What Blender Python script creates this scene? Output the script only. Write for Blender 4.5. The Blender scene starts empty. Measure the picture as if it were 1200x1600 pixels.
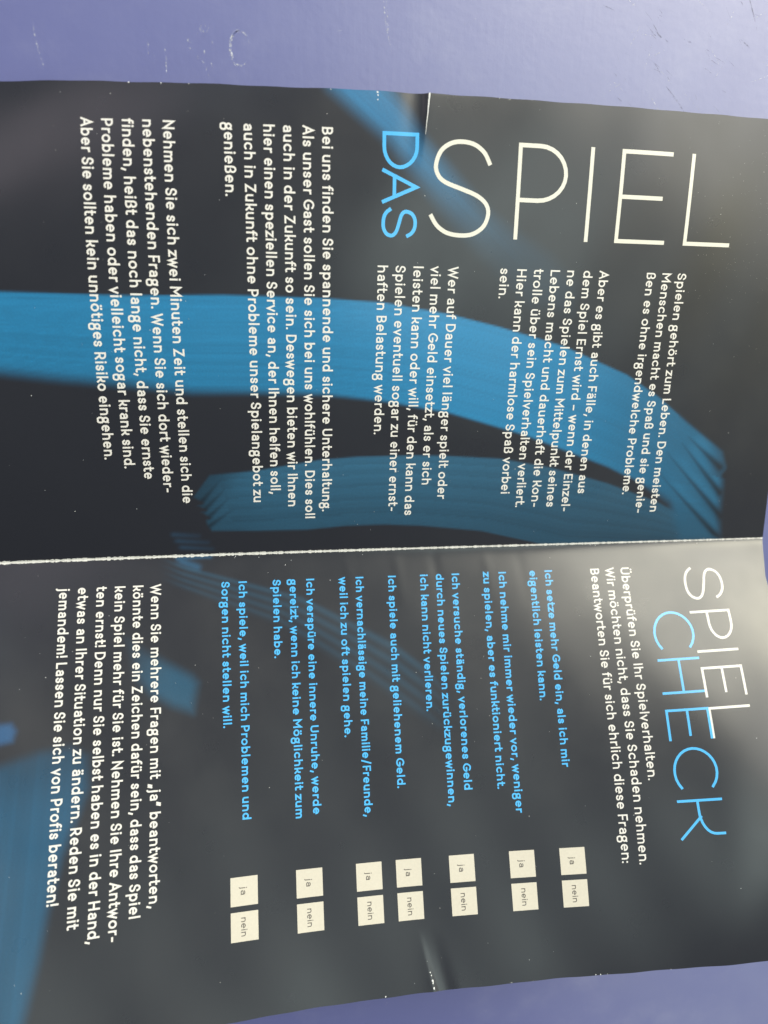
import bpy, math, random
import numpy as np
from mathutils import Vector, Euler

random.seed(7)
rng = np.random.default_rng(7)
MM = 0.001
scene = bpy.context.scene
C = scene.collection

# ------------------------------------------------------------------ camera, world, lamp, exposure
CAM_LOC = (-14.020725, 61.231989, 187.447065)      # millimetres, print origin on the fold
CAM_ROT = (-0.266266, -0.153551, 0.018652)
cam_d = bpy.data.cameras.new('camera')
cam = bpy.data.objects.new('camera', cam_d)
C.objects.link(cam)
cam.location = [v * MM for v in CAM_LOC]
cam.rotation_euler = Euler(CAM_ROT, 'XYZ')
cam_d.sensor_fit = 'VERTICAL'
cam_d.sensor_height = 36.0
cam_d.lens = 1200.0 * 0.997971 / 1600.0 * 36.0
cam_d.clip_start = 0.01
cam_d.clip_end = 20.0
cam_d.dof.use_dof = True
cam_d.dof.focus_distance = 0.187
cam_d.dof.aperture_fstop = 11.5
scene.camera = cam

world = bpy.data.worlds.new('World')
scene.world = world
world.use_nodes = True
wn, wl = world.node_tree.nodes, world.node_tree.links
wn.clear()
w_out = wn.new('ShaderNodeOutputWorld')
w_bg = wn.new('ShaderNodeBackground')
w_co = wn.new('ShaderNodeTexCoord')
w_dot = wn.new('ShaderNodeVectorMath'); w_dot.operation = 'DOT_PRODUCT'
w_dot.inputs[1].default_value = (0.25, 0.72, 0.30)   # the room is brighter towards its window
w_ramp = wn.new('ShaderNodeValToRGB')
w_ramp.color_ramp.elements[0].position = 0.0
w_ramp.color_ramp.elements[0].color = (0.46, 0.50, 0.58, 1)
w_ramp.color_ramp.elements[1].position = 1.0
w_ramp.color_ramp.elements[1].color = (0.87, 0.95, 1.08, 1)
w_map = wn.new('ShaderNodeMapRange')
w_map.inputs['From Min'].default_value = -0.5
w_map.inputs['From Max'].default_value = 0.75
wl.new(w_co.outputs['Generated'], w_dot.inputs[0])
wl.new(w_dot.outputs['Value'], w_map.inputs['Value'])
wl.new(w_map.outputs['Result'], w_ramp.inputs['Fac'])
wl.new(w_ramp.outputs['Color'], w_bg.inputs['Color'])
w_bg.inputs['Strength'].default_value = 0.44
wl.new(w_bg.outputs['Background'], w_out.inputs['Surface'])


def area(name, direction, dist, sx, sy, power, col, target=(0.07, 0.0, 0.0)):
    d = bpy.data.lights.new(name, 'AREA')
    d.shape = 'RECTANGLE'
    d.size, d.size_y, d.energy, d.color = sx, sy, power, col
    o = bpy.data.objects.new(name, d)
    C.objects.link(o)
    v = Vector(direction).normalized()
    o.location = Vector(target) + v * dist
    o.rotation_euler = v.to_track_quat('Z', 'Y').to_euler()
    return o


# window daylight from the upper right, ceiling light, and weak added room fill
for name, direction, size, rgb in (
        ('window_light', (0.60, 0.60, 0.53), 0.50, (15.9, 15.1, 12.0)),
        ('window_light', (0.30, 0.61, 0.73), 0.50, (12.0, 11.5, 9.6)),
        ('window_light', (0.60, 0.34, 0.72), 0.50, (5.4, 5.3, 4.9)),
        ('window_light', (0.45, 0.80, 0.40), 0.50, (4.3, 4.3, 4.8)),
        ('window_light', (0.10, 0.80, 0.59), 0.50, (0.6, 1.8, 2.8)),
        ('ceiling_light', (0.32, 0.10, 0.94), 0.52, (2.6, 3.1, 2.9)),
        ('ceiling_light', (0.80, 0.10, 0.59), 0.50, (3.9, 3.5, 1.4)),
        ('room_fill_light', (-0.40, 0.60, 0.69), 0.55, (1.4, 1.2, 1.3)),
        ('room_fill_light', (0.46, -0.69, 0.56), 0.60, (1.1, 1.2, 0.9))):  # weak fill added to brighten the table below the raised page
    m_ = max(rgb)
    area(name, direction, 1.6, size, size, m_*size*size*math.pi, tuple(v/m_ for v in rgb))

scene.view_settings.view_transform = 'Standard'
scene.view_settings.look = 'None'
scene.view_settings.exposure = 0.09
scene.view_settings.gamma = 1.0
scene.view_settings.use_curve_mapping = False
scene.render.engine = 'CYCLES'
scene.cycles.max_bounces = 6


# ------------------------------------------------------------------ the sheet's shape (s = mm from the fold, t = mm along it)
LP = (0.07723, 0.035415, -0.130401, -0.079752, 0.17974, 0.050816, -0.132818, 0.182621, -0.216264)
RP = (0.360299, 0.13367, -0.060325, 0.045267, 0.211213, 0.318317, -0.035986, -0.277228, -0.396644)
FO = (-0.551105, 1.473727, -0.841514)
GX, GW = np.polynomial.legendre.leggauss(6)


def slope(c, s, t):
    u = s / 100.0
    v = t / 100.0
    v = np.where(v > 0.95, 0.95 + 0.13*np.tanh((v - 0.95)/0.13), v)
    return (c[0] + c[1]*u + c[2]*v + c[3]*u*u + c[4]*u*v + c[5]*v*v + c[6]*u**3 + c[7]*u*u*v + c[8]*u*v*v)


def dents(side, s, t):
    """small creases, dents and waviness of the handled paper, in mm"""
    z = 0.10*np.sin(t*0.11 + s*0.05 + side) * np.sin(s*0.07 + 0.6) * np.clip(s/20.0, 0, 1)
    z += 0.05*np.sin(t*0.23 - s*0.12 + 2*side) * np.clip(s/20.0, 0, 1)
    if side > 0:
        e = np.clip((s - 90.0)/16.5, 0, 1)
        tc = 23.0 + (s - 98)*0.09
        z += 0.55*e**1.5*np.where(t > tc, np.exp(-(t - tc)/5.0), np.exp(-((t - tc)/0.9)**2))
        z += -0.22*e*np.exp(-((t - tc + 3.2)/2.2)**2)
        z += 0.22*np.exp(-((t - 47)/9.0)**2)*e
        z += -0.15*np.exp(-((t - 66)/8.0)**2)*e
    else:
        e = np.clip((s - 92.5)/14.0, 0, 1)
        tc = 19.2 + (s - 88)*0.22
        z += 0.24*e**1.3*np.where(t < tc, np.exp((t - tc)/2.4), np.exp(-((t - tc)/0.7)**2))
        z += -0.16*e*np.exp(-((t - tc - 3.0)/2.0)**2)
        z += -0.30*(1 - np.exp(-s/0.85))*np.clip((t + 60)/110.0, 0.15, 1)
        f = np.clip(1 - s/17.0, 0, 1)
        for t0, a in ((19.0, 0.07), (29.0, -0.10), (43.0, 0.06), (52.0, -0.05), (6.0, 0.04)):
            z += a*f*np.sin(np.clip(s/4.0, 0, math.pi/2))*np.exp(-((t - t0 - s*0.12)/1.5)**2)
    return z


def surf(side, s, t, lift=0.0):
    s = np.asarray(s, float)
    t = np.asarray(t, float)
    c = LP if side > 0 else RP
    v = t/100.0
    z = FO[0]*v + FO[1]*v*v + FO[2]*v**3
    y = np.zeros_like(t)
    for q, w in zip(GX, GW):
        ss = s*(q + 1)/2
        m = slope(c, ss, t)
        z = z + w/2*s*np.sin(m)
        y = y + w/2*s*np.cos(m)
    m = slope(c, s, t)
    h = dents(side, s, t) + lift
    return np.stack([t, side*(y - np.sin(m)*h), z + np.cos(m)*h], -1)*MM


# ------------------------------------------------------------------ node helpers
def material(name):
    m = bpy.data.materials.new(name)
    m.use_nodes = True
    n, l = m.node_tree.nodes, m.node_tree.links
    return m, n, l, n['Principled BSDF']


def math_node(n, l, op, a, b=None, clamp=False):
    k = n.new('ShaderNodeMath')
    k.operation = op
    k.use_clamp = clamp
    for i, v in enumerate((a, b)):
        if v is None:
            continue
        if isinstance(v, (int, float)):
            k.inputs[i].default_value = v
        else:
            l.new(v, k.inputs[i])
    return k.outputs[0]


def noise(n, l, vec, scale, detail=3.0, rough=0.55):
    k = n.new('ShaderNodeTexNoise')
    k.inputs['Scale'].default_value = scale
    k.inputs['Detail'].default_value = detail
    k.inputs['Roughness'].default_value = rough
    if vec is not None:
        l.new(vec, k.inputs['Vector'])
    return k.outputs['Fac']


def mix(n, l, fac, a, b):
    k = n.new('ShaderNodeMix')
    k.data_type = 'RGBA'
    for sock, v in ((k.inputs[0], fac), (k.inputs[6], a), (k.inputs[7], b)):
        if isinstance(v, (int, float)):
            sock.default_value = v
        elif isinstance(v, tuple):
            sock.default_value = v + (1,) if len(v) == 3 else v
        else:
            l.new(v, sock)
    return k.outputs[2]


def step(n, l, v, lo, hi):
    k = n.new('ShaderNodeMapRange')
    k.interpolation_type = 'SMOOTHSTEP'
    l.new(v, k.inputs['Value'])
    k.inputs['From Min'].default_value = lo
    k.inputs['From Max'].default_value = hi
    return k.outputs['Result']


PAPER_ROUGH = 0.29


def printed_paper():
    m, n, l, b = material('printed_coated_paper')
    at = n.new('ShaderNodeAttribute'); at.attribute_name = 'ink'
    uv = n.new('ShaderNodeUVMap'); uv.uv_map = 'print'
    sp = n.new('ShaderNodeSeparateXYZ'); l.new(uv.outputs['UV'], sp.inputs[0])
    s, t = sp.outputs['X'], sp.outputs['Y']           # millimetres on the page
    # fine mottling of the ink
    g = noise(n, l, uv.outputs['UV'], 2.2, 4)
    g2 = noise(n, l, uv.outputs['UV'], 0.09, 3)
    k = math_node(n, l, 'MULTIPLY_ADD', g, 0.35)
    n_k = k.node; n_k.inputs[2].default_value = 0.83
    hs = n.new('ShaderNodeVectorMath'); hs.operation = 'SCALE'
    l.new(at.outputs['Color'], hs.inputs[0]); l.new(k, hs.inputs['Scale'])
    # ink cracked off along the fold
    wob = noise(n, l, uv.outputs['UV'], 1.3, 5, 0.7)
    wid = n.new('ShaderNodeMapRange')
    l.new(t, wid.inputs['Value'])
    wid.inputs['From Min'].default_value = -80; wid.inputs['From Max'].default_value = 115
    wid.inputs['To Min'].default_value = 0.42; wid.inputs['To Max'].default_value = 0.18
    ww = math_node(n, l, 'MULTIPLY', wid.outputs['Result'], math_node(n, l, 'MULTIPLY_ADD', wob, 3.4))
    ww.node.inputs[1].links[0].from_node.inputs[2].default_value = -0.75
    dd = math_node(n, l, 'SUBTRACT', ww, s)
    crack = step(n, l, dd, -0.04, 0.08)
    fm = n.new('ShaderNodeMapping'); fm.inputs['Scale'].default_value = (7.0, 0.35, 1.0)
    l.new(uv.outputs['UV'], fm.inputs['Vector'])
    fib = step(n, l, noise(n, l, fm.outputs['Vector'], 1.6, 4, 0.7), 0.30, 0.62)
    crack = math_node(n, l, 'MULTIPLY', crack, math_node(n, l, 'MULTIPLY_ADD', fib, 0.62))
    crack.node.inputs[1].links[0].from_node.inputs[2].default_value = 0.42
    # wear along the outer edge and at tiny rubbed spots
    v = n.new('ShaderNodeTexVoronoi'); v.inputs['Scale'].default_value = 0.24
    l.new(uv.outputs['UV'], v.inputs['Vector'])
    vs = n.new('ShaderNodeSeparateColor'); l.new(v.outputs['Color'], vs.inputs[0])
    lim = math_node(n, l, 'MULTIPLY', math_node(n, l, 'POWER', vs.outputs[0], 6.0), 0.035)
    spot = step(n, l, math_node(n, l, 'SUBTRACT', lim, v.outputs['Distance']), 0.0, 0.012)
    spot = math_node(n, l, 'MULTIPLY', spot, 0.45)
    ed = math_node(n, l, 'SUBTRACT', s, 106.3)
    edn = math_node(n, l, 'MULTIPLY', step(n, l, noise(n, l, uv.outputs['UV'], 0.55, 4, 0.7), 0.66, 0.80), 0.8)
    edge = math_node(n, l, 'MULTIPLY', step(n, l, ed, -0.1, 0.25), edn)
    white = math_node(n, l, 'MAXIMUM', math_node(n, l, 'MAXIMUM', crack, spot), edge, True)
    col = mix(n, l, white, hs.outputs[0], (0.74, 0.72, 0.66))
    l.new(col, b.inputs['Base Color'])
    # gloss: slightly uneven coating, matt where the ink is gone
    r = math_node(n, l, 'MULTIPLY_ADD', g2, 0.10)
    r.node.inputs[2].default_value = PAPER_ROUGH - 0.05
    r2 = math_node(n, l, 'MULTIPLY_ADD', white, 0.4); l.new(r, r2.node.inputs[2])
    l.new(r2, b.inputs['Roughness'])
    b.inputs['Specular IOR Level'].default_value = 0.62
    bp = n.new('ShaderNodeBump'); bp.inputs['Strength'].default_value = 0.10; bp.inputs['Distance'].default_value = 0.00004
    l.new(noise(n, l, uv.outputs['UV'], 0.7, 2, 0.5), bp.inputs['Height'])
    l.new(bp.outputs['Normal'], b.inputs['Normal'])
    return m


def ink(name, col, rough=PAPER_ROUGH):
    m, n, l, b = material(name)
    tc = n.new('ShaderNodeTexCoord')
    f = noise(n, l, tc.outputs['Object'], 1900.0, 3)
    c2 = tuple(x*0.86 for x in col)
    l.new(mix(n, l, f, c2, col), b.inputs['Base Color'])
    b.inputs['Roughness'].default_value = rough
    b.inputs['Specular IOR Level'].default_value = 0.55
    return m


M_PAPER = printed_paper()
M_CREAM = ink('cream_print', (0.78, 0.74, 0.63))
M_WHITE = ink('white_print', (0.80, 0.76, 0.69))
M_BLUE = ink('light_blue_print', (0.075, 0.47, 0.90))
M_BOX = ink('cream_box_print', (0.67, 0.61, 0.49), 0.36)
M_DARK = ink('brown_grey_print', (0.10, 0.085, 0.07), 0.4)
M_CHIP = ink('bare_paper', (0.80, 0.79, 0.76), 0.6)


def tabletop_material():
    m, n, l, b = material('lavender_blue_laminate')
    tc = n.new('ShaderNodeTexCoord')
    o = tc.outputs['Object']
    big = noise(n, l, o, 9.0, 3)
    fine = noise(n, l, o, 900.0, 3)
    c = mix(n, l, big, (0.095, 0.106, 0.285), (0.112, 0.123, 0.318))
    fk = math_node(n, l, 'MULTIPLY', fine, 0.30)
    c = mix(n, l, fk, c, (0.10, 0.11, 0.31))
    # rubbed, dusty film
    film = step(n, l, noise(n, l, o, 38.0, 6, 0.7), 0.50, 0.78)
    c = mix(n, l, math_node(n, l, 'MULTIPLY', film, 0.08), c, (0.52, 0.53, 0.62))
    # tiny pale specks of dirt
    v = n.new('ShaderNodeTexVoronoi'); v.inputs['Scale'].default_value = 210.0
    l.new(o, v.inputs['Vector'])
    vs = n.new('ShaderNodeSeparateColor'); l.new(v.outputs['Color'], vs.inputs[0])
    lim = math_node(n, l, 'MULTIPLY', math_node(n, l, 'POWER', vs.outputs[0], 9.0), 0.07)
    sp = step(n, l, math_node(n, l, 'SUBTRACT', lim, v.outputs['Distance']), 0.0, 0.02)
    c = mix(n, l, math_node(n, l, 'MULTIPLY', sp, 0.5), c, (0.7, 0.7, 0.74))
    l.new(c, b.inputs['Base Color'])
    r = math_node(n, l, 'MULTIPLY_ADD', noise(n, l, o, 55.0, 6, 0.7), 0.22)
    r.node.inputs[2].default_value = 0.30
    l.new(r, b.inputs['Roughness'])
    b.inputs['IOR'].default_value = 1.66
    b.inputs['Specular IOR Level'].default_value = 0.9
    # hairline scratches from wiping
    mp = n.new('ShaderNodeMapping'); mp.inputs['Rotation'].default_value = (0, 0, 0.5); mp.inputs['Scale'].default_value = (700, 28, 1)
    l.new(o, mp.inputs['Vector'])
    h1 = noise(n, l, mp.outputs['Vector'], 1.0, 3, 0.6)
    bp = n.new('ShaderNodeBump'); bp.inputs['Strength'].default_value = 0.2; bp.inputs['Distance'].default_value = 0.00006
    l.new(h1, bp.inputs['Height'])
    bp2 = n.new('ShaderNodeBump'); bp2.inputs['Strength'].default_value = 0.30; bp2.inputs['Distance'].default_value = 0.0001
    l.new(noise(n, l, o, 500.0, 4, 0.6), bp2.inputs['Height'])
    l.new(bp.outputs['Normal'], bp2.inputs['Normal'])
    l.new(bp2.outputs['Normal'], b.inputs['Normal'])
    return m


def scratch_material():
    m, n, l, b = material('pale_scratch')
    tc = n.new('ShaderNodeTexCoord')
    f = step(n, l, noise(n, l, tc.outputs['Object'], 1500.0, 3, 0.7), 0.46, 0.62)
    f2 = step(n, l, noise(n, l, tc.outputs['Object'], 260.0, 3, 0.7), 0.35, 0.65)
    b.inputs['Base Color'].default_value = (0.74, 0.75, 0.80, 1)
    b.inputs['Roughness'].default_value = 0.55
    l.new(math_node(n, l, 'MULTIPLY', math_node(n, l, 'MULTIPLY', f, f2), 0.85), b.inputs['Alpha'])
    return m


# ------------------------------------------------------------------ mesh helpers
def link_mesh(name, verts, faces, mat, parent=None, smooth=False):
    me = bpy.data.meshes.new(name)
    me.from_pydata([tuple(v) for v in verts], [], faces)
    me.materials.append(mat)
    if smooth:
        me.polygons.foreach_set('use_smooth', [True]*len(me.polygons))
    me.update()
    o = bpy.data.objects.new(name, me)
    C.objects.link(o)
    if parent is not None:
        o.parent = parent
    return o


# ------------------------------------------------------------------ the table
TABLE_Z = -3.9
hw, hd, th = 0.62, 0.48, 0.024
import bmesh
bm = bmesh.new()
bmesh.ops.create_cube(bm, size=1.0)
bmesh.ops.scale(bm, vec=(2*hw, 2*hd, th), verts=bm.verts)
bmesh.ops.bevel(bm, geom=[e for e in bm.edges], offset=0.004, segments=3, profile=0.5, affect='EDGES')
me = bpy.data.meshes.new('tabletop')
bm.to_mesh(me); bm.free()
me.materials.append(tabletop_material())
tabletop = bpy.data.objects.new('tabletop', me)
C.objects.link(tabletop)
tabletop.location = (0.03, -0.01, TABLE_Z*MM - th/2)
tabletop['kind'] = 'structure'
tabletop['label'] = 'scratched lavender blue tabletop under the open leaflet'


def ribbon_flat(pts, w, z, V, F):
    """hairline on the table: tapered strip through pts (mm)"""
    p = np.array(pts, float)
    if len(p) > 2:                                     # smooth the path
        q = []
        for i in range(len(p) - 1):
            a, b_, c_, d = p[max(i-1, 0)], p[i], p[i+1], p[min(i+2, len(p)-1)]
            for u in np.linspace(0, 1, 7, endpoint=False):
                q.append(0.5*((2*b_) + (c_ - a)*u + (2*a - 5*b_ + 4*c_ - d)*u*u + (-a + 3*b_ - 3*c_ + d)*u**3))
        q.append(p[-1]); p = np.array(q)
    tg = np.gradient(p, axis=0)
    tg /= np.linalg.norm(tg, axis=1)[:, None] + 1e-9
    nr = np.stack([-tg[:, 1], tg[:, 0]], 1)
    k = len(p)
    ww = w*0.5*np.sin(np.linspace(0.15, math.pi - 0.15, k))
    base = len(V)
    for i in range(k):
        for sgn in (1, -1):
            x, y = p[i] + nr[i]*ww[i]*sgn
            V.append((x*MM, y*MM, z*MM))
    for i in range(k - 1):
        F.append((base + 2*i, base + 2*i + 1, base + 2*i + 3, base + 2*i + 2))


V, F = [], []
z0 = TABLE_Z + 0.02
marks = [
    [(-60.0, 118.9), (-59.9, 115), (-59.2, 111.2), (-58.6, 109.0)],
    [(-37.1, 117.0), (-36.8, 114.6), (-36.9, 112.5)], [(-36.0, 113.5), (-35.4, 111.4)],
    [(-33.4, 114.6), (-33.2, 111.8), (-33.3, 109.0)],
    [(-25.3, 120.0), (-25.6, 118.8), (-25.0, 117.6)],
    [(14.3, 126.4), (14.9, 122.0), (16.3, 116.4)], [(20.4, 117.9), (21.2, 117.2)],
    [(16.1, 116.2), (16.9, 115.8)], [(14.9, 127), (15.4, 121), (15.7, 118)],
]
for mk in marks:
    ribbon_flat(mk, 0.3, z0, V, F)
for k in range(10):                                    # dried ring of a drop
    a = np.linspace(0, 2*math.pi, 22) + random.random()*3
    rx, ry = random.uniform(1.9, 2.4), random.uniform(3.1, 3.8)
    a = a[:random.randint(6, 14)]
    ribbon_flat([(-17.4 + rx*math.cos(q)*(1 + random.uniform(-.05, .05)), 114.9 + ry*math.sin(q)*(1 + random.uniform(-.04, .04))) for q in a],
                random.uniform(0.15, 0.4), z0 + 0.002*k, V, F)
for k in range(14):                                    # smears near it
    x, y = random.uniform(-29, -23), random.uniform(110, 120)
    L_ = random.uniform(0.6, 2.2)
    ribbon_flat([(x, y), (x + random.uniform(-.4, .8), y - L_*.5), (x + random.uniform(-.2, 1.0), y - L_)], random.uniform(.12, .3), z0 + 0.002*k, V, F)
for k in range(46):                                    # scuffs on the bright corner
    x, y = random.uniform(60, 150), random.uniform(106, 134)
    an = random.choice((-0.75, -0.6, 0.55, 1.2)) + random.uniform(-.2, .2)
    L_ = random.uniform(2, 9)
    ribbon_flat([(x, y), (x + L_*.5*math.cos(an) + .2, y + L_*.5*math.sin(an)), (x + L_*math.cos(an), y + L_*math.sin(an))], random.uniform(.06, .16), z0 + 0.001*k, V, F)
for k in range(60):                                    # scattered hairlines elsewhere
    x, y = random.uniform(-90, 170), random.choice((random.uniform(108, 140), random.uniform(-190, -100)))
    an = random.uniform(0, 3.1)
    L_ = random.uniform(1, 8)
    ribbon_flat([(x, y), (x + L_*.5*math.cos(an) + .15, y + L_*.5*math.sin(an)), (x + L_*math.cos(an), y + L_*math.sin(an))], random.uniform(.05, .12), z0 + 0.001*k, V, F)
V2, F2 = [], []
for mk in ([(77.6, 124.9), (78.4, 124.2), (79.2, 123.6)], [(79.0, 124.6), (80.3, 123.6), (81.0, 123.2)], [(76.6, 125.8), (77.9, 124.7)], [(86.4, 123.4), (87.6, 122.9), (88.4, 122.9)], [(87.0, 122.4), (88.2, 122.1)],
           [(101.5, 133.5), (103.4, 129.6), (104.8, 126.4)], [(83.0, 113.2), (86.2, 110.2), (88.6, 107.6)], [(92.0, 121.4), (93.6, 119.8)], [(96, 131), (97.5, 128.5)]):
    ribbon_flat(mk, 0.34, z0 + 0.003, V2, F2)
for k in range(40):
    x, y = random.gauss(84, 13), random.gauss(121, 6)
    L_ = random.uniform(.6, 3.2); an = -0.7 + random.uniform(-.4, .4)
    ribbon_flat([(x, y), (x + L_*.5*math.cos(an) + .08, y + L_*.5*math.sin(an)), (x + L_*math.cos(an), y + L_*math.sin(an))], random.uniform(.08, .2), z0 + 0.004 + 0.0005*k, V2, F2)
scuff_m, sn, sl_, sb_ = material('grey_scuff')
sb_.inputs['Base Color'].default_value = (0.16, 0.16, 0.21, 1)
sb_.inputs['Roughness'].default_value = 0.6
stc = sn.new('ShaderNodeTexCoord')
sl_.new(math_node(sn, sl_, 'MULTIPLY', step(sn, sl_, noise(sn, sl_, stc.outputs['Object'], 900.0, 3, 0.7), 0.40, 0.65), 0.45), sb_.inputs['Alpha'])
scf = link_mesh('scuffs', V2, F2, scuff_m, tabletop)
scf.location = (-tabletop.location[0], -tabletop.location[1], -tabletop.location[2])
scf['kind'] = 'stuff'
scr = link_mesh('scratches', V, F, scratch_material())
scr.parent = tabletop
scr.location = (-tabletop.location[0], -tabletop.location[1], -tabletop.location[2])
scr['kind'] = 'stuff'

# ------------------------------------------------------------------ the leaflet
leaflet = bpy.data.objects.new('leaflet', None)
C.objects.link(leaflet)
leaflet.empty_display_size = 0.02
leaflet['category'] = 'leaflet'
leaflet['label'] = 'open folded black leaflet with blue brush strokes and German text lying on the blue tabletop'

W_PAGE = 106.75
T_TOP, T_BOT = 124.0, -88.0

# printed artwork: outlines in page millimetres (s, t)
BAND = [(63.05, -92), (63.05, -68.82), (62.86, -56.04), (62.67, -42.84), (63.15, -22.19), (62.83, -0.6), (62.08, 14.39), (59.69, 29.99), (56.86, 43.0), (52.41, 60.01), (45.32, 78.13), (39.57, 87.81), (32.79, 96.95), (24.9, 108.36),
        (20.5, 110.0), (14.77, 110.4), (8.0, 110.7), (1.2, 111.72), (-1, 112.3), (-1, 98),
        (10.09, 93.4), (17.41, 83.27), (21.03, 75.59), (29.85, 51.87), (35.77, 31.3), (38.75, 15.03), (40.56, -0.59), (41.11, -15.66), (41.37, -30.24), (43.24, -44.21), (44.49, -57.68), (46.12, -70.58), (47.5, -92)]
FAN_TOP = [(21.15, -27.27), (21.99, -16.14), (24.4, -0.55), (25.03, 8.98), (25.1, 23.6), (24.8, 31.9), (23.91, 45.48), (21.3, 59.56), (16.67, 76.07), (11.03, 91.41), (4.39, 103.58), (0.0, 111.5)]
FAN_BOT = [(6.43, -27.18), (6.04, -16.54), (5.96, -3.75), (6.69, 6.03), (6.74, 15.96), (6.1, 26.08), (4.25, 41.64), (0.79, 55.99), (-2, 66)]
FAN = FAN_TOP + [(-2, 111)] + FAN_BOT[::-1] + [(7.6, -28.3), (9.7, -28.7), (9.9, -27.5), (11.6, -29.7), (12.0, -28.3), (13.3, -30.5), (13.9, -29.0), (15.5, -31.4), (16.9, -30.4)]
FINGERS = [((29.02, 97.46), (20.52, 107.9)), ((27.32, 95.84), (13.36, 108.9)), ((24.77, 91.92), (6.6, 110.2)), ((19.01, 90.5), (0.5, 110.2))]
BLOB = [(19.69, -47.88), (23.01, -43.14), (29.31, -32.69), (31.25, -31.19), (38.44, -32.44), (36.58, -37.2), (33.2, -42.36), (29.21, -45.74)]
SPOT = [(37.6, -80), (37.44, -72.25), (39.22, -71.12), (41.68, -71.77), (43.2, -80)]
WASH = [(47, -92), (46.29, -74.07), (44.11, -66.45), (43.46, -59.8), (45.95, -55.92), (53.05, -55.47), (61.02, -58.19), (67.44, -60.6), (78.43, -62.97), (87.63, -64.28), (98.45, -66.37), (108, -68.5), (108, -92)]
BEAM = [(112, -3), (106.54, 1.75), (101.6, 8.02), (97.27, 13.74), (88.96, 21.17), (82.42, 27.37), (72.92, 37.1), (62, 50), (60, 62), (67, 62), (73.41, 54.66), (78.84, 44.58), (82.81, 38.06), (91.97, 28.5), (97.68, 22.42), (102.14, 19.44), (106.94, 15.81), (112, 12)]


def seg_dist(P, a, b):
    a, b = np.array(a), np.array(b)
    d = b - a
    u = np.clip(((P - a) @ d)/(d @ d), 0, 1)
    return np.linalg.norm(P - a - u[:, None]*d, axis=1), u


def poly_sd(P, poly):
    """signed distance, positive inside"""
    best = np.full(len(P), 1e9)
    ins = np.zeros(len(P), bool)
    n = len(poly)
    for i in range(n):
        a, b = poly[i], poly[(i+1) % n]
        d, _ = seg_dist(P, a, b)
        best = np.minimum(best, d)
        c = (a[1] > P[:, 1]) != (b[1] > P[:, 1])
        if a[1] != b[1]:
            x = a[0] + (P[:, 1] - a[1])*(b[0] - a[0])/(b[1] - a[1])
            ins ^= c & (P[:, 0] < x)
    return np.where(ins, best, -best)


def sm(x, lo, hi):
    u = np.clip((x - lo)/(hi - lo), 0, 1)
    return u*u*(3 - 2*u)


def curve_s(t, pts):
    p = np.array(sorted([(b, a) for a, b in pts]))
    return np.interp(t, p[:, 0], p[:, 1])


STREAK = rng.normal(0, 1, 900)
STREAK = np.convolve(STREAK, np.ones(3)/3, 'same') + 1.2*np.convolve(STREAK, np.ones(14)/14, 'same')


def streak(x, f, seed):
    return np.interp((x*f + seed*37.0) % 880, np.arange(900), STREAK)


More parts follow.
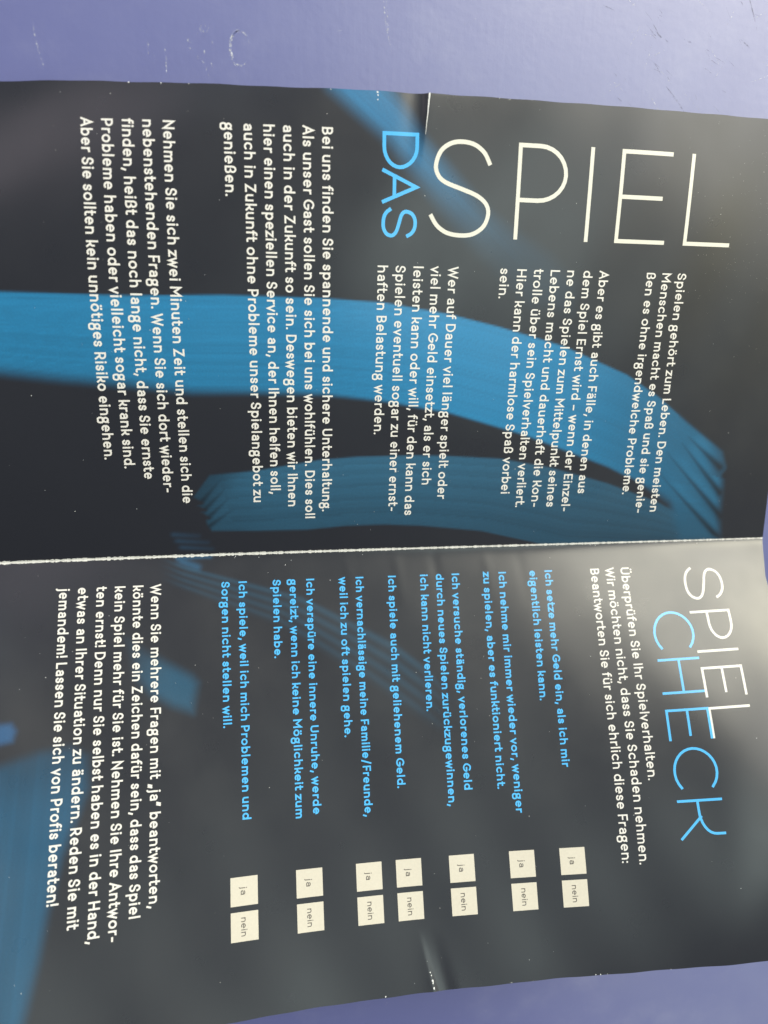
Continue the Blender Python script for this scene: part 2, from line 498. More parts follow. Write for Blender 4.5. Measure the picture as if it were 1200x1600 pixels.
def artwork(side, s, t):
    """printed ink colour (linear reflectance) at page millimetres"""
    P = np.stack([s, t], 1)
    col = np.empty((len(s), 3))
    col[:] = (0.0102, 0.0108, 0.0150)

    def lay(mask, c):
        nonlocal col
        col = col*(1 - mask[:, None]) + np.asarray(c)*mask[:, None] if np.ndim(c) == 1 else col*(1 - mask[:, None]) + c*mask[:, None]

    A = np.array((0.012, 0.178, 0.360))
    Bc = np.array((0.018, 0.086, 0.152))
    if side > 0:
        # beam falling from the page's edge
        d = poly_sd(P, BEAM)
        along = sm(s, 66, 104)
        m = sm(d, -2.2, 3.2)*(0.06 + 0.86*along**1.4)
        u = (s + t*0.83)
        m *= np.clip(0.86 + 0.10*streak(u, 4.0, 1), 0, 1.1)
        lay(np.clip(m, 0, 1), np.array((0.022, 0.20, 0.41)))
        # lower fan of strips
        d = poly_sd(P, FAN)
        top, bot = curve_s(t, FAN_TOP), curve_s(t, FAN_BOT)
        f = np.clip((top - s)/np.maximum(top - bot, 1.0), 0, 1.2)
        bnd = np.array([0.0, 0.115, 0.26, 0.43, 0.63, 0.82, 1.21])
        kk = np.clip(np.searchsorted(bnd, f, 'right') - 1, 0, 5)
        saw = (f - bnd[kk])/(bnd[kk+1] - bnd[kk])
        saw = np.where(t < -23.0 - 0.25*(s - 12), 0.25, saw)
        tone = (1.12 - 0.42*sm(f, 0.1, 1.0))*(1.08 - 0.17*saw)*(1 + 0.04*streak(f*20, 6.0, 2) + 0.035*streak(f*20, 26.0, 8))
        tone *= 1 - 0.35*sm(t, 20, 90)
        tone *= 1 - 0.18*sm(-t, 10, 25)
        for a, b in (((19.46, -25.0), (14.0, -29.6)), ((17.3, -23.8), (12.1, -28.9)), ((14.77, -23.1), (10.0, -28.1)), ((11.89, -22.2), (7.7, -28.0))):
            dd, uu = seg_dist(P, a, b)
            off = (P - np.array(a)) @ np.array([-(b[1]-a[1]), b[0]-a[0]])/np.hypot(b[0]-a[0], b[1]-a[1])
            tone *= 1 - (0.15 + 0.55*uu)*np.exp(-(dd/(0.25 + 0.5*uu))**2)
        tone *= 1 - 0.55*sm(-(t - 0.72*(s - 6.43)), 27.5, 38.0)
        lay(sm(d, -0.25, 0.5)*0.97, Bc[None, :]*tone[:, None])
        # broad band
        d = poly_sd(P, BAND)
        bt = curve_s(t, BAND[:14]); bb = curve_s(t, BAND[20:])
        f = np.clip((bt - s)/np.maximum(bt - bb, 1.0), -0.2, 1.2)
        tone = (1.0 + 0.045*streak(f*22, 9.0, 3) + 0.045*streak(f*22 + 0.01*t, 30.0, 6))*(1.08 - 0.16*f)*(1 + 0.10*np.exp(-((t - 28)/26.0)**2) - 0.05*sm(t, -40, -5)*(1 - sm(t, 0, 30)))
        tone *= 1 - 0.45*sm(t, 50, 104)
        tone *= 1 - 0.10*sm(-t, -5, 70)
        soft_lo = 0.5 + 1.6*sm(-t, -40, 60)
        edge = np.where(f > 0.5, sm(d, -soft_lo, soft_lo*1.2), sm(d, -0.2, 0.45))
        edge = np.where(t > 94, sm(d + (0.9*np.sin(s*1.25 + 0.6) - 0.5)*sm(t, 103, 107)*(1 - sm(s, 17, 22)), -0.5, 0.9)*(1 - 0.65*sm(t, 102, 110.5)), edge)
        edge = np.where((f > 0.5) & (t > 80), sm(d, -0.4, 0.6 + 2.6*sm(t, 80, 94)), edge)
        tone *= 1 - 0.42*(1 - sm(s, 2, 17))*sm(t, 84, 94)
        cc = A[None, :]*tone[:, None]
        cc = cc*(1 - sm(t, 55, 110)[:, None]*0.45) + np.array((0.016, 0.085, 0.150))*(sm(t, 55, 110)[:, None]*0.45)
        for a, b in FINGERS:
            dd, uu = seg_dist(P, a, b)
            w = 0.15 + 0.95*uu**1.3
            nd = np.exp(-(dd/w)**2)*(0.30 + 0.6*uu)
            cc = cc*(1 - nd[:, None])
            # lighter printed flank of each finger
            off = (P - np.array(a)) @ np.array([-(b[1]-a[1]), b[0]-a[0]])/np.hypot(b[0]-a[0], b[1]-a[1])
            cc = cc*(1 + (0.22*np.exp(-((off + 1.4)/1.2)**2)*sm(uu, 0.02, 0.3))[:, None])
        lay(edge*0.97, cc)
        # faint dashes near the fold
        for a, b in (((5.97, -37.79), (5.24, -30.6)), ((4.22, -37.15), (3.39, -28.5)), ((2.44, -36.19), (1.63, -27.5))):
            dd, uu = seg_dist(P, a, b)
            lay(0.30*np.exp(-(dd/0.62)**2)*sm(uu, 0, .2)*(1 - 0.6*uu), np.array((0.02, 0.09, 0.18)))
    else:
        up = [(0.41, -38.66), (2.32, -34.66), (11.2, -5.21), (23.73, 17.7), (30.81, 26.52), (39.18, 32.88)]
        lo = [(3.16, -41.72), (6.43, -39.12), (18.35, -10.71), (32.7, 10.38), (46.91, 28.92)]
        tt = np.linspace(0, 1, 40)
        # strips fanning out from the fold: measured between their upper and lower borders along s
        pu = np.array(up); pl_ = np.array(lo)
        su = np.interp(t, pu[:, 1], pu[:, 0]); sl = np.interp(t, pl_[:, 1], pl_[:, 0])
        f = (s - su)/np.maximum(sl - su, 0.5)
        per = np.exp(-((((f*3.9) % 1.0) - 0.42)/0.30)**2)
        amp = sm(f, -0.06, 0.06)*(1 - sm(f, 0.97, 1.1))*sm(t, -41, -33)*(1 - sm(t, 20, 36))
        lay(np.clip(amp*(0.16 + 0.62*per)*(1 - 0.45*np.clip(f, 0, 1)), 0, 1)*0.42, np.array((0.018, 0.10, 0.175)))
        dd, uu = seg_dist(P, (0.6, -37), (3.6, -29.5))
        lay(0.26*np.exp(-(dd/0.9)**2)*sm(uu, 0, .3)*(1 - sm(uu, .75, 1)), np.array((0.03, 0.21, 0.42)))
        dd, uu = seg_dist(P, (0.6, -36), (0.5, -28.0))
        lay(0.5*np.exp(-(dd/0.5)**2), np.array((0.02, 0.10, 0.2)))
        d = poly_sd(P, BLOB)
        fade = 0.35 + 0.65*sm(P @ np.array([0.55, 0.83]), -27, -14)
        lay(sm(d, -1.6, 2.2)*0.92*fade, np.array((0.011, 0.068, 0.125)))
        d = poly_sd(P, SPOT)
        lay(sm(d, -0.9, 1.2)*0.8, np.array((0.014, 0.085, 0.21)))
        d = poly_sd(P, WASH)
        tone = 1 + 0.06*streak(t*1.0 + s*0.05, 5.0, 5)
        tone *= 1 - 0.45*(1 - sm(s, 42, 60))
        lay(sm(d, -1.4, 2.2)*0.97, np.array((0.006, 0.064, 0.130))[None, :]*tone[:, None])
    return np.clip(col, 0, 1)


def page(side):
    ns, nt = 250, 520
    ss = np.linspace(0.0, W_PAGE, ns)
    ss = np.sort(np.concatenate([ss, np.arange(0.1, 4.0, 0.22)]))
    ns = len(ss)
    vv = np.linspace(0, 1, nt)
    S, Vv = np.meshgrid(ss, vv, indexing='ij')
    top = T_TOP - np.minimum(0.2*S, 2.2) if side < 0 else T_TOP - 0.03*S
    T = T_BOT + (top - T_BOT)*Vv
    S2 = S.copy()
    k = S2 > W_PAGE - 1e-6
    S2[k] += 0.06*np.sin(T[k]*0.21) + 0.05*np.sin(T[k]*0.53 + 1)      # a cut edge is never quite straight
    s, t = S2.ravel(), T.ravel()
    top_pts = surf(side, s, t)
    bot_pts = surf(side, s, t, -0.14)
    n = len(s)
    verts = np.concatenate([top_pts, bot_pts, top_pts, bot_pts])     # the cut edge has vertices of its own
    idx = np.arange(n).reshape(ns, nt)
    a, b, c, d = idx[:-1, :-1].ravel(), idx[1:, :-1].ravel(), idx[1:, 1:].ravel(), idx[:-1, 1:].ravel()
    q = np.stack([a, b, c, d], 1) if side < 0 else np.stack([a, d, c, b], 1)
    q_b = q[:, ::-1] + n
    rim = []
    loops = [idx[0, :], idx[-1, ::-1], idx[::-1, 0], idx[:, -1]]
    for lp in loops:
        e = np.stack([lp[:-1], lp[1:], lp[1:] + n, lp[:-1] + n], 1) + 2*n
        rim.append(e if side < 0 else e[:, ::-1])
    faces = np.concatenate([q, q_b] + rim)
    me = bpy.data.meshes.new('page')
    me.vertices.add(len(verts)); me.vertices.foreach_set('co', verts.astype(np.float32).ravel())
    me.loops.add(faces.size); me.loops.foreach_set('vertex_index', faces.astype(np.int32).ravel())
    me.polygons.add(len(faces))
    me.polygons.foreach_set('loop_start', np.arange(0, faces.size, 4, dtype=np.int32))
    sm_flag = np.ones(len(faces), bool); sm_flag[len(q)*2:] = False
    me.polygons.foreach_set('use_smooth', sm_flag)
    mats = np.zeros(len(faces), np.int32); mats[len(q):] = 1
    me.materials.append(M_PAPER); me.materials.append(M_CHIP)
    me.update(calc_edges=True)
    me.polygons.foreach_set('material_index', mats)
    ca = me.color_attributes.new('ink', 'FLOAT_COLOR', 'POINT')
    col = np.full((4*n, 4), 0.5, np.float32)
    col[:n, :3] = artwork(side, s, t)
    ca.data.foreach_set('color', col.ravel())
    uv = me.uv_layers.new(name='print')
    st = np.stack([np.concatenate([s]*4), np.concatenate([t]*4)], 1).astype(np.float32)
    uv.data.foreach_set('uv', st[faces.ravel()].ravel())
    me.validate()
    o = bpy.data.objects.new('page', me)
    C.objects.link(o)
    o.parent = leaflet
    return o


pg1 = page(1); pg1['label'] = 'page with the broad blue band, lying flat'
pg2 = page(-1); pg2['label'] = 'page with the tick boxes, tilted up from the fold'

# ------------------------------------------------------------------ lettering: a light geometric sans drawn as strokes
XH = 0.73


def arc(cx, cy, rx, ry, a0, a1, n=None):
    n = n or max(4, int(abs(a1 - a0)/15))
    return [(cx + rx*math.cos(math.radians(a)), cy + ry*math.sin(math.radians(a))) for a in np.linspace(a0, a1, n + 1)]


def ell(cx, cy, rx, ry):
    return arc(cx, cy, rx, ry, 90, 450, 24)


def spline(P, sub=6):
    p = np.array(P, float)
    q = []
    for i in range(len(p) - 1):
        a, b_, c_, d = p[max(i-1, 0)], p[i], p[i+1], p[min(i+2, len(p)-1)]
        for u in np.linspace(0, 1, sub, endpoint=False):
            q.append(tuple(0.5*((2*b_) + (c_ - a)*u + (2*a - 5*b_ + 4*c_ - d)*u*u + (-a + 3*b_ - 3*c_ + d)*u**3)))
    return q + [tuple(p[-1])]


def sshape(w, h):
    P = [(.95, .80), (.86, .90), (.70, .975), (.50, 1.0), (.30, .98), (.13, .90), (.05, .76), (.09, .65), (.22, .575), (.50, .51),
         (.76, .445), (.92, .36), (.97, .25), (.90, .11), (.72, .02), (.50, 0.0), (.27, .025), (.10, .10), (.0, .20)]
    return spline([(x*w, y*h) for x, y in P], 4)


def bowl(x0, w, y0, y1):
    """right-hand bowl of D, P, B: straight, half ellipse, straight"""
    r = (y1 - y0)/2
    rx = min(r, w*0.62)
    return [(x0, y1), (x0 + w - rx, y1)] + arc(x0 + w - rx, (y0 + y1)/2, rx, r, 90, -90, 14)[1:-1] + [(x0 + w - rx, y0), (x0, y0)]


G = {}


def g(ch, w, *strokes):
    G[ch] = (w, strokes)


def dots(w, y, off=0.13):
    return [('dot', w/2 - off, y), ('dot', w/2 + off, y)]


# capitals (height 1)
g('A', .66, [(0, 0), (.33, 1), (.66, 0)], [(.12, .34), (.54, .34)])
g('B', .50, [(0, 0), (0, 1)], bowl(0, .46, .53, 1), bowl(0, .50, 0, .53))
g('C', .66, arc(.40, .5, .40, .5, 48, 312, 22))
g('D', .60, [(0, 0), (0, 1)], bowl(0, .62, 0, 1))
g('E', .44, [(.44, 1), (0, 1), (0, 0), (.44, 0)], [(0, .51), (.38, .51)])
g('F', .44, [(0, 0), (0, 1), (.44, 1)], [(0, .49), (.38, .49)])
g('G', .68, arc(.40, .5, .40, .5, 50, 350, 22) + [(.74, .47), (.42, .47)])
g('H', .60, [(0, 0), (0, 1)], [(.60, 0), (.60, 1)], [(0, .51), (.60, .51)])
g('I', .0, [(0, 0), (0, 1)])
g('K', .52, [(0, 0), (0, 1)], [(0, .46), (.14, .47)] + arc(.14, .84, .35, .37, -90, 0, 8)[1:] + [(.49, 1.0)], [(.24, .50), (.54, 0)])
g('L', .42, [(0, 1), (0, 0), (.42, 0)])
g('M', .74, [(0, 0), (0, 1), (.37, .40), (.74, 1), (.74, 0)])
g('N', .60, [(0, 0), (0, 1), (.60, 0), (.60, 1)])
g('P', .50, [(0, 0), (0, 1)], bowl(0, .50, .42, 1))
g('R', .50, [(0, 0), (0, 1)], bowl(0, .49, .44, 1), [(.24, .44), (.52, 0)])
g('S', .50, sshape(.50, 1))
UU = [(0, 1), (0, .29)] + arc(.29, .29, .29, .29, 180, 360, 12)[1:-1] + [(.58, .29), (.58, 1)]
g('U', .58, UU)
g('Ü', .58, UU, *dots(.58, 1.24))
g('W', .96, [(0, 1), (.25, 0), (.48, .92), (.71, 0), (.96, 1)])
g('Z', .50, [(0, 1), (.50, 1), (0, 0), (.52, 0)])
# lower case
X = XH
ARCH = [(0, .44)] + arc(.24, X - .25, .24, .25, 175, 0, 10) + [(.48, 0)]
g('n', .48, [(0, 0), (0, X)], ARCH)
g('h', .48, [(0, 0), (0, 1.03)], ARCH)
g('m', .80, [(0, 0), (0, X)], [(0, .46)] + arc(.20, X - .22, .20, .22, 175, 0, 9) + [(.40, 0)],
  [(.40, .46)] + arc(.60, X - .22, .20, .22, 175, 0, 9) + [(.80, 0)])
g('r', .26, [(0, 0), (0, X)], [(0, .42)] + arc(.25, X - .27, .25, .27, 172, 84, 6))
US = [(0, X), (0, .25)] + arc(.23, .24, .23, .24, 180, 352, 10)[1:]
g('u', .46, US, [(.46, 0), (.46, X)])
g('ü', .46, US, [(.46, 0), (.46, X)], *dots(.46, .96))
OO = ell(.28, X/2, .28, X/2)
g('o', .56, OO)
g('ö', .56, OO, *dots(.56, .96))
g('e', .53, [(.02, .375), (.53, .375)] + arc(.27, X/2, .26, X/2, 0, 302, 20)[1:])
g('c', .47, arc(.28, X/2, .28, X/2, 48, 312, 18))
g('d', .52, ell(.26, X/2, .26, X/2), [(.52, 0), (.52, 1.03)])
g('b', .52, ell(.26, X/2, .26, X/2), [(0, 0), (0, 1.03)])
g('p', .52, ell(.26, X/2, .26, X/2), [(0, -.27), (0, X)])
AA = ([(.04, .62)] + arc(.22, X - .23, .20, .23, 120, 0, 8) + [(.42, 0)],
      [(.42, .41), (.22, .41)] + arc(.20, .205, .20, .205, 90, 270, 9)[1:] + [(.26, 0), (.36, .05), (.42, .12)])
g('a', .42, *AA)
g('ä', .42, *AA, *dots(.42, .96))
g('s', .38, sshape(.38, X))
g('i', .0, [(0, 0), (0, X)], ('dot', 0, .97))
g('j', .06, [(.06, X), (.06, -.12)] + arc(-.05, -.12, .11, .15, 0, -80, 5)[1:], ('dot', .06, .97))
g('l', .0, [(0, 0), (0, 1.03)])
g('k', .42, [(0, 0), (0, 1.03)], [(0, .33), (.12, .34)] + arc(.12, .60, .27, .26, -90, 0, 6)[1:] + [(.39, X)], [(.20, .36), (.44, 0)])
g('f', .30, [(.10, 0), (.10, .80)] + arc(.28, .80, .18, .23, 180, 80, 6)[1:], [(0, X), (.30, X)])
g('t', .32, [(.10, .98), (.10, .17)] + arc(.26, .17, .16, .17, 180, 280, 6)[1:] + [(.33, .02)], [(0, X), (.31, X)])
g('v', .48, [(0, X), (.24, 0), (.48, X)])
g('w', .76, [(0, X), (.20, 0), (.38, .66), (.56, 0), (.76, X)])
g('z', .42, [(0, X), (.42, X), (0, 0), (.44, 0)])
g('ß', .48, [(0, 0), (0, .78)] + arc(.23, .78, .23, .25, 180, 0, 10)[1:] + [(.44, .66), (.36, .57), (.26, .54)] + [(.38, .50)] + arc(.29, .26, .20, .26, 60, -100, 10) + [(.16, 0)])
GT = ell(.23, .47, .22, .26)
GB = [(.10, .13), (.36, .13)] + arc(.36, -.08, .13, .21, 90, -90, 8)[1:] + [(.10, -.29)] + arc(.12, -.08, .14, .21, 270, 90, 8)[1:]
g('g', .47, GT, GB, [(.10, .24), (.06, .18), (.10, .13)], [(.36, .66), (.47, X)])
g('.', .0, ('dot', 0, .0))
g(',', .06, [(.07, .07), (-.02, -.18)])
g('!', .0, [(0, .42), (0, 1)], ('dot', 0, .0))
g(':', .0, ('dot', 0, .0), ('dot', 0, .60))
g('-', .26, [(0, .36), (.26, .36)])
g('–', .42, [(0, .36), (.42, .36)])
g('/', .34, [(0, -.12), (.34, 1.08)])
g('„', .22, [(.06, .07), (-.02, -.18)], [(.24, .07), (.16, -.18)])
g('”', .22, [(.06, 1.02), (-.02, .76)], [(.24, 1.02), (.16, .76)])
ROUND_L = set('CGOoöcedgsS'); ROUND_R = set('oöebpsSDBPß'); DIAG = set('AWvwtfrLzFkK')


def bearings(ch):
    a = 0.100
    l_ = a - (0.03 if ch in ROUND_L else 0) - (0.07 if ch in 'AWvwtfz' else 0)
    r_ = a - (0.03 if ch in ROUND_R else 0) - (0.07 if ch in DIAG else 0)
    if ch in '.,!:„”':
        return 0.07, 0.07
    return l_, r_


class Ink:
    """collects printed strokes in page millimetres and lays them on the paper"""
    def __init__(self, side):
        self.side, self.S, self.F, self.L, self.k = side, [], [], [], 0

    def stroke(self, pts, w, cap=True):
        p = [np.array(pts[0], float)]
        for q in pts[1:]:
            q = np.array(q, float)
            if np.linalg.norm(q - p[-1]) > 1e-4:
                p.append(q)
        fine = [p[0]]                                  # long straight strokes follow the paper's curve
        for q in p[1:]:
            m_ = int(np.linalg.norm(q - fine[-1])//1.2) + 1
            a_ = fine[-1]
            fine += [a_ + (q - a_)*(i_/m_) for i_ in range(1, m_ + 1)]
        p = np.array(fine)
        closed = np.linalg.norm(p[0] - p[-1]) < 1e-3
        if closed:
            p = p[:-1]
        n = len(p)
        h = w/2
        dirs = np.roll(p, -1, 0) - p
        dirs /= np.linalg.norm(dirs, axis=1)[:, None] + 1e-12
        nor = np.stack([-dirs[:, 1], dirs[:, 0]], 1)
        if not closed and cap:
            p = p.copy()
            p[0] = p[0] - dirs[0]*h
            p[-1] = p[-1] + dirs[n-2]*h
        lft, rgt = [], []
        for i in range(n):
            if closed:
                n0, n1 = nor[i-1], nor[i]
            else:
                n0 = nor[max(i-1, 0)] if i > 0 else nor[0]
                n1 = nor[i] if i < n-1 else nor[n-2]
            m = n0 + n1
            mm = np.dot(m, m)
            m = m*(2/max(mm, 0.42)) if mm > 1e-6 else n1
            lft.append(p[i] + m*h); rgt.append(p[i] - m*h)
        base = len(self.S)
        lift = 0.016 + 0.003*(self.k % 6)
        self.k += 1
        for a, b in zip(lft, rgt):
            self.S += [a, b]; self.L += [lift, lift]
        e = n if closed else n-1
        for i in range(e):
            j = (i+1) % n
            self.F.append((base + 2*i, base + 2*i + 1, base + 2*j + 1, base + 2*j))

    def disc(self, c, r, lift=None):
        base = len(self.S)
        lift = 0.016 + 0.003*(self.k % 6); self.k += 1
        for i in range(10):
            a = 2*math.pi*i/10
            self.S.append(np.array([c[0] + r*math.cos(a), c[1] + r*math.sin(a)])); self.L.append(lift)
        self.F.append(tuple(base + i for i in range(10)))

    def quad(self, s0, s1, t0, t1, n=6):
        base = len(self.S)
        for i in range(n + 1):
            for j in range(n + 1):
                self.S.append(np.array([s0 + (s1 - s0)*i/n, t0 + (t1 - t0)*j/n])); self.L.append(0.012)
        for i in range(n):
            for j in range(n):
                a = base + i*(n+1) + j
                self.F.append((a, a+1, a+n+2, a+n+1))

    def blob(self, s, t, r, lift=0.03):
        base = len(self.S)
        k = random.randint(6, 9)
        ph = random.random()*6
        for i in range(k):
            a = 2*math.pi*i/k + ph
            q = r*random.uniform(.6, 1.2)
            self.S.append(np.array([max(s + q*math.cos(a), 0.01), t + q*math.sin(a)*random.uniform(.7, 1.1)])); self.L.append(lift)
        self.F.append(tuple(base + i for i in range(k)))

    def build(self, name, mat, parent, extra=0.0):
        S = np.array(self.S)
        P = surf(self.side, S[:, 0], S[:, 1], np.array(self.L) + extra)
        o = link_mesh(name, P, self.F, mat, parent)
        # all print faces away from the paper
        me_ = o.data
        nz = np.empty(len(me_.polygons)*3); me_.polygons.foreach_get('normal', nz)
        if np.mean(nz.reshape(-1, 3)[:, 2]) < 0:
            me_.flip_normals()
        return o


def glyph(inkset, ch, to_page, x, cap, w, sx=1.0):
    """draw one character with its left side at x (page mm in reading direction)"""
    gw, strokes = G[ch]
    h = w/cap/2

    def fy(y):
        ys = [-.30, 0, XH, 1.0, 1.3]
        yt = [-.30 + h*0.4, h, XH - h, 1.0 - h, 1.3 - h]
        return float(np.interp(y, ys, yt))
    for st in strokes:
        if st[0] == 'dot':
            yy = st[2]
            yc = h*1.1 if yy == 0 else (fy(yy) + h*0.2 if yy > XH else yy - h)
            inkset.disc(to_page(x + st[1]*cap*sx, yc*cap), w*0.64)
        else:
            inkset.stroke([to_page(x + a*cap*sx, fy(b)*cap) for a, b in st], w)
    return gw*cap*sx


def text_width(txt, cap, w, track=0.0):
    x = 0.0
    for i, ch in enumerate(txt):
        if ch == ' ':
            x += 0.36*cap + track
            continue
        l_, r_ = bearings(ch)
        x += (l_ + G[ch][0] + r_)*cap + w + track
    return x


def text_line(inkset, txt, to_page, cap, w, target=None, scale=1.0):
    nat = text_width(txt, cap, w)
    if target:
        scale = target/nat
    x = 0.0
    for ch in txt:
        if ch == ' ':
            x += 0.36*cap*scale
            continue
        l_, r_ = bearings(ch)
        gw = G[ch][0]
        adv = (l_ + gw + r_)*cap + w
        x0 = x*1.0
        sx = (gw*cap*scale + w*(scale - 1))/(gw*cap) if gw > 0.1 else 1.0
        glyph(inkset, ch, to_page, x + (l_*cap + w/2)*scale, cap, w, sx)
        x += adv*scale
    return scale


PITCH = 25.4/6
S_A, S_B, S_C = 99.10, 70.45, 6.72
L_END = {-12: 25.52, -11: 23.22, -10: 20.38, -9: 16.75, -8: 13.88, -4: 13.57, -3: 15.71, -2: 12.21, -1: 8.92, 0: 10.76, 7: 13.32, 6: 17.07, 5: 9.04, 4: 10.2, 16: 13.89, 15: 9.0, 14: 10.42, 13: 10.44, 12: 10.55, 11: 14.22, 21: 8.26, 20: 8.07, 19: 13.41}
R_END = {-15: 77.26, -14: 82.6, -13: 86.12, -12: 86.58, -11: 82.46, -10: 80.85, -6: 42.56, -5: 64.22, -2: 65.2, -1: 64.56, 1: 46.94, 4: 60.04, 7: 65.23, 8: 61.64, 10: 61.85, 11: 67.76, 14: 57.39, 17: 81.17, 18: 81.74, 19: 61.8}

LEFT = [
    (S_B, 21, ['Spielen gehört zum Leben. Den meisten', 'Menschen macht es Spaß und sie genie-', 'ßen es ohne irgendwelche Probleme.']),
    (S_B, 16, ['Aber es gibt auch Fälle, in denen aus', 'dem Spiel Ernst wird – wenn der Einzel-', 'ne das Spielen zum Mittelpunkt seines', 'Lebens macht und dauerhaft die Kon-', 'trolle über sein Spielverhalten verliert.', 'Hier kann der harmlose Spaß vorbei', 'sein.']),
    (S_B, 7, ['Wer auf Dauer viel länger spielt oder', 'viel mehr Geld einsetzt, als er sich', 'leisten kann oder will, für den kann das', 'Spielen eventuell sogar zu einer ernst-', 'haften Belastung werden.']),
    (S_A, 0, ['Bei uns finden Sie spannende und sichere Unterhaltung.', 'Als unser Gast sollen Sie sich bei uns wohlfühlen. Dies soll', 'auch in der Zukunft so sein. Deswegen bieten wir Ihnen', 'hier einen speziellen Service an, der Ihnen helfen soll,', 'auch in Zukunft ohne Probleme unser Spielangebot zu', 'genießen.']),
    (S_A, -8, ['Nehmen Sie sich zwei Minuten Zeit und stellen sich die', 'nebenstehenden Fragen. Wenn Sie sich dort wieder-', 'finden, heißt das noch lange nicht, dass Sie ernste', 'Probleme haben oder vielleicht sogar krank sind.', 'Aber Sie sollten kein unnötiges Risiko eingehen.']),
]
RIGHT = [
    ('w', 19, ['Überprüfen Sie Ihr Spielverhalten.', 'Wir möchten nicht, dass Sie Schaden nehmen.', 'Beantworten Sie für sich ehrlich diese Fragen:']),
    ('b', 14, ['Ich setze mehr Geld ein, als ich mir', 'eigentlich leisten kann.']),
    ('b', 11, ['Ich nehme mir immer wieder vor, weniger', 'zu spielen, aber es funktioniert nicht.']),
    ('b', 8, ['Ich versuche ständig, verlorenes Geld', 'durch neues Spielen zurückzugewinnen,', 'ich kann nicht verlieren.']),
    ('b', 4, ['Ich spiele auch mit geliehenem Geld.']),
    ('b', 2, ['Ich vernachlässige meine Familie/Freunde,', 'weil ich zu oft spielen gehe.']),
    ('b', -1, ['Ich verspüre eine innere Unruhe, werde', 'gereizt, wenn ich keine Möglichkeit zum', 'Spielen habe.']),
    ('b', -5, ['Ich spiele, weil ich mich Problemen und', 'Sorgen nicht stellen will.']),
    ('w', -10, ['Wenn Sie mehrere Fragen mit „ja” beantworten,', 'könnte dies ein Zeichen dafür sein, dass das Spiel', 'kein Spiel mehr für Sie ist. Nehmen Sie Ihre Antwor-', 'ten ernst! Denn nur Sie selbst haben es in der Hand,', 'etwas an Ihrer Situation zu ändern. Reden Sie mit', 'jemandem! Lassen Sie sich von Profis beraten!']),
]
SCALES = []
for s0, g0, lines in LEFT:
    k = Ink(1)
    sc = []
    for i, tx in enumerate(lines):
        gi = g0 - i
        tgt = s0 - L_END[gi] if gi in L_END else None
        wt = 0.36 if s0 == S_B else 0.395
        f = text_line(k, tx, lambda x, y, s0=s0, gi=gi: (s0 - x, gi*PITCH + y), 2.42, wt, tgt, float(np.mean(sc)) if sc else 1.0)
        if tgt:
            sc.append(f)
    SCALES.append(('L', g0, [round(v, 3) for v in sc]))
    k.build('paragraph', M_WHITE, leaflet)
for kind, g0, lines in RIGHT:
    k = Ink(-1)
    sc = []
    cap, w = (2.42, 0.36 if g0 > 0 else 0.40) if kind == 'w' else (2.06, 0.375)
    for i, tx in enumerate(lines):
        gi = g0 - i
        tgt = R_END[gi] - S_C if gi in R_END else None
        f = text_line(k, tx, lambda x, y, gi=gi: (S_C + x, gi*PITCH + y), cap, w, tgt, float(np.mean(sc)) if sc else 1.0)
        if tgt:
            sc.append(f)
    SCALES.append((kind, g0, [round(v, 3) for v in sc]))
    o = k.build('paragraph', M_WHITE if kind == 'w' else M_BLUE, leaflet)
    o['label'] = 'white printed paragraph' if kind == 'w' else 'light blue printed question'
print('TEXT SCALES', SCALES)

# headings: each letter set in its measured box (reading position, width)
k = Ink(1)
CAPB, WB = 20.9, 0.94
for ch, t0, wd in (('S', 25.0, 14.4), ('P', 45.5, 12.0), ('I', 63.3, 0), ('E', 71.2, 12.9), ('L', 89.7, 12.5)):
    sx = (wd - WB*0.5)/(G[ch][0]*CAPB) if wd else 1.0
    glyph(k, ch, lambda x, y: (76.85 + y, x), t0, CAPB, WB, sx)
o = k.build('heading', M_CREAM, leaflet); o['label'] = 'tall thin cream heading SPIEL'
k = Ink(1)
for ch, s0, wd in (('D', 98.2, 6.7), ('A', 90.5, 6.5), ('S', 82.3, 5.7)):
    sx = wd/(G[ch][0]*8.25)
    glyph(k, ch, lambda x, y: (-x, 13.4 + y), -s0, 8.25, 0.80, sx)
o = k.build('heading', M_BLUE, leaflet); o['label'] = 'light blue heading DAS'
k = Ink(-1)
CAPR, WR_ = 11.0, 0.62
for ch, s0, wd in (('S', 8.0, 8.6), ('P', 20.0, 7.3), ('I', 30.5, 0), ('E', 34.9, 7.1), ('L', 45.1, 7.1)):
    sx = wd/(G[ch][0]*CAPR) if wd else 1.0
    glyph(k, ch, lambda x, y: (x, 97.75 + y), s0, CAPR, WR_, sx)
o = k.build('heading', M_WHITE, leaflet, 0.008); o['label'] = 'thin white heading SPIEL above the question list'
k = Ink(-1)
for ch, s0, wd in (('C', 19.7, 9.2), ('H', 32.1, 8.5), ('E', 45.0, 7.2), ('C', 54.6, 9.3), ('K', 67.2, 8.6)):
    sx = wd/(G[ch][0]*CAPR)
    glyph(k, ch, lambda x, y: (x, 86.9 + y), s0, CAPR, WR_, sx)
o = k.build('heading', M_BLUE, leaflet); o['label'] = 'thin light blue heading CHECK'

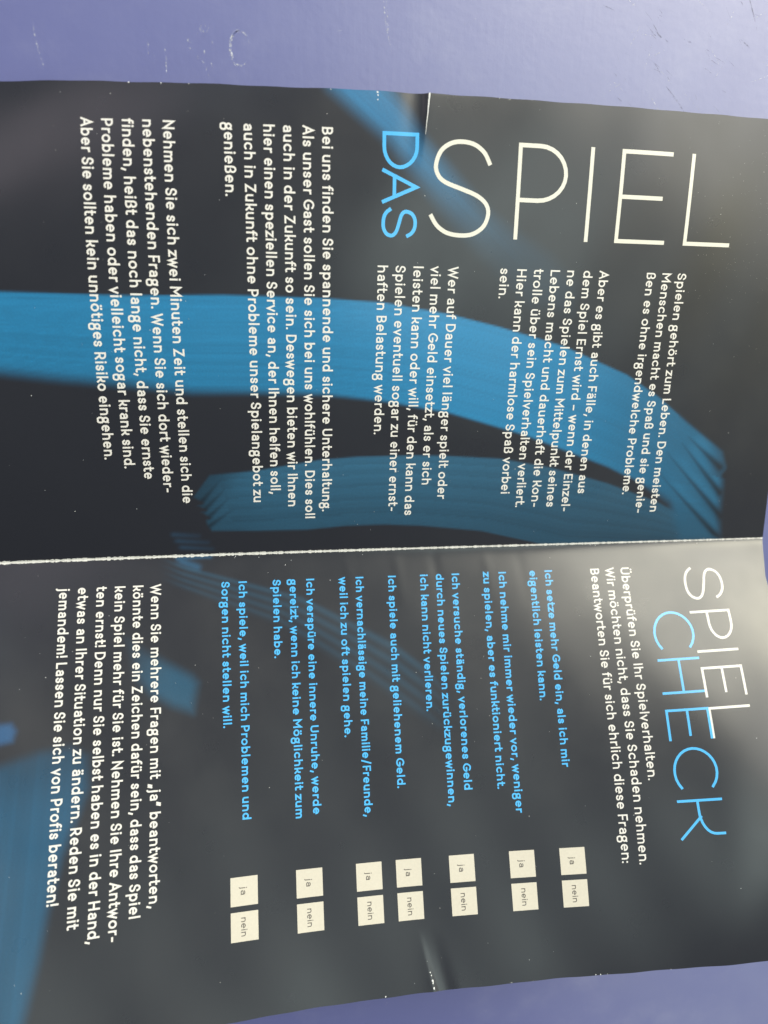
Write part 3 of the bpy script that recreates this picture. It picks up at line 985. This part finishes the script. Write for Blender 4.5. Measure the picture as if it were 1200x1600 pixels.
# tick boxes with their words
B0, BS, BG = 76.68, 6.3, 1.29
for bt in (-24.16, -8.76, 5.75, 15.59, 28.86, 44.03, 56.65):
    for word, s0, xo, tgt in (('ja', B0, 2.05, 2.0), ('nein', B0 + BS + BG, 1.05, 4.3)):
        k = Ink(-1)
        k.quad(s0, s0 + BS, bt, bt + BS)
        box = k.build('checkbox', M_BOX, leaflet)
        k = Ink(-1)
        text_line(k, word, lambda x, y, a=s0 + xo, b=bt + 2.35: (a + x, b + y), 1.42, 0.19, tgt)
        lt = k.build('lettering', M_DARK, box, 0.012)
        lt['label'] = 'word ' + word

# paper chips: bare specks where the print has flaked
k = Ink(-1)
for s, t, r in ((3.2, -9.4, .18), (2.1, -7.9, .12), (7.5, 1.9, .16), (5.0, -13.8, .08), (1.0, -16, .12), (1.2, 10.5, .1), (0.9, -22, .09), (102.4, 22.5, .22), (103.1, 22.75, .2), (104.3, 23.0, .38), (104.8, 23.05, .3), (105.9, 23.25, .34),
                (106.5, 11.5, .22), (106.6, 63.4, .18), (106.6, 64.6, .2), (106.6, 66.3, .14), (106.65, 82, .12), (30, -71, .1), (22, -60, .12), (14, -52, .1)):
    k.blob(s, t, r*0.8)
for i in range(70):
    k.blob(random.uniform(2, 105), random.uniform(-74, 116), random.choice((.04, .05, .06, .07, .10)))
for i in range(55):                                    # flakes beside the fold
    k.blob(abs(random.gauss(0, .3)) + .05, random.uniform(-76, 122), random.uniform(.03, .11))
o = k.build('paper_chip', M_CHIP, leaflet); o['kind'] = 'stuff'; o['label'] = 'pale flecks where the print has flaked off'
k = Ink(1)
for s, t, r in ((106.5, 12.2, .24), (105.9, 12.35, .22), (105.0, 12.3, .16), (106.6, -40.7, .2), (106.6, -28.2, .12), (106.6, 2.0, .1), (106.6, -34, .15), (106.7, 40, .1)):
    k.blob(s, t, r)
pr = None                                              # the broken crease at the page's edge: bare fibres widening outwards
for q in range(30):
    s = 98.3 + q*(106.78 - 98.3)/29
    c = (s, 23.05 + (s - 98)*0.085 + random.uniform(-.03, .03))
    if pr is not None:
        k.stroke([pr, c], 0.07 + 0.34*(q/29)**1.2*random.uniform(.75, 1.15), cap=False)
    pr = c
for i in range(85):
    k.blob(random.uniform(2, 105), random.uniform(-72, 118), random.choice((.04, .05, .06, .07, .09)))
for i in range(150):                                   # dust on the bright corner
    k.blob(random.gauss(78, 16) % 106, min(random.gauss(106, 9), 122), random.choice((.03, .035, .04, .05)))
for i in range(45):
    k.blob(abs(random.gauss(0, .22)) + .05, random.uniform(-76, 122), random.uniform(.03, .09))
o = k.build('paper_chip', M_CHIP, leaflet); o['kind'] = 'stuff'; o['label'] = 'pale flecks where the print has flaked off'
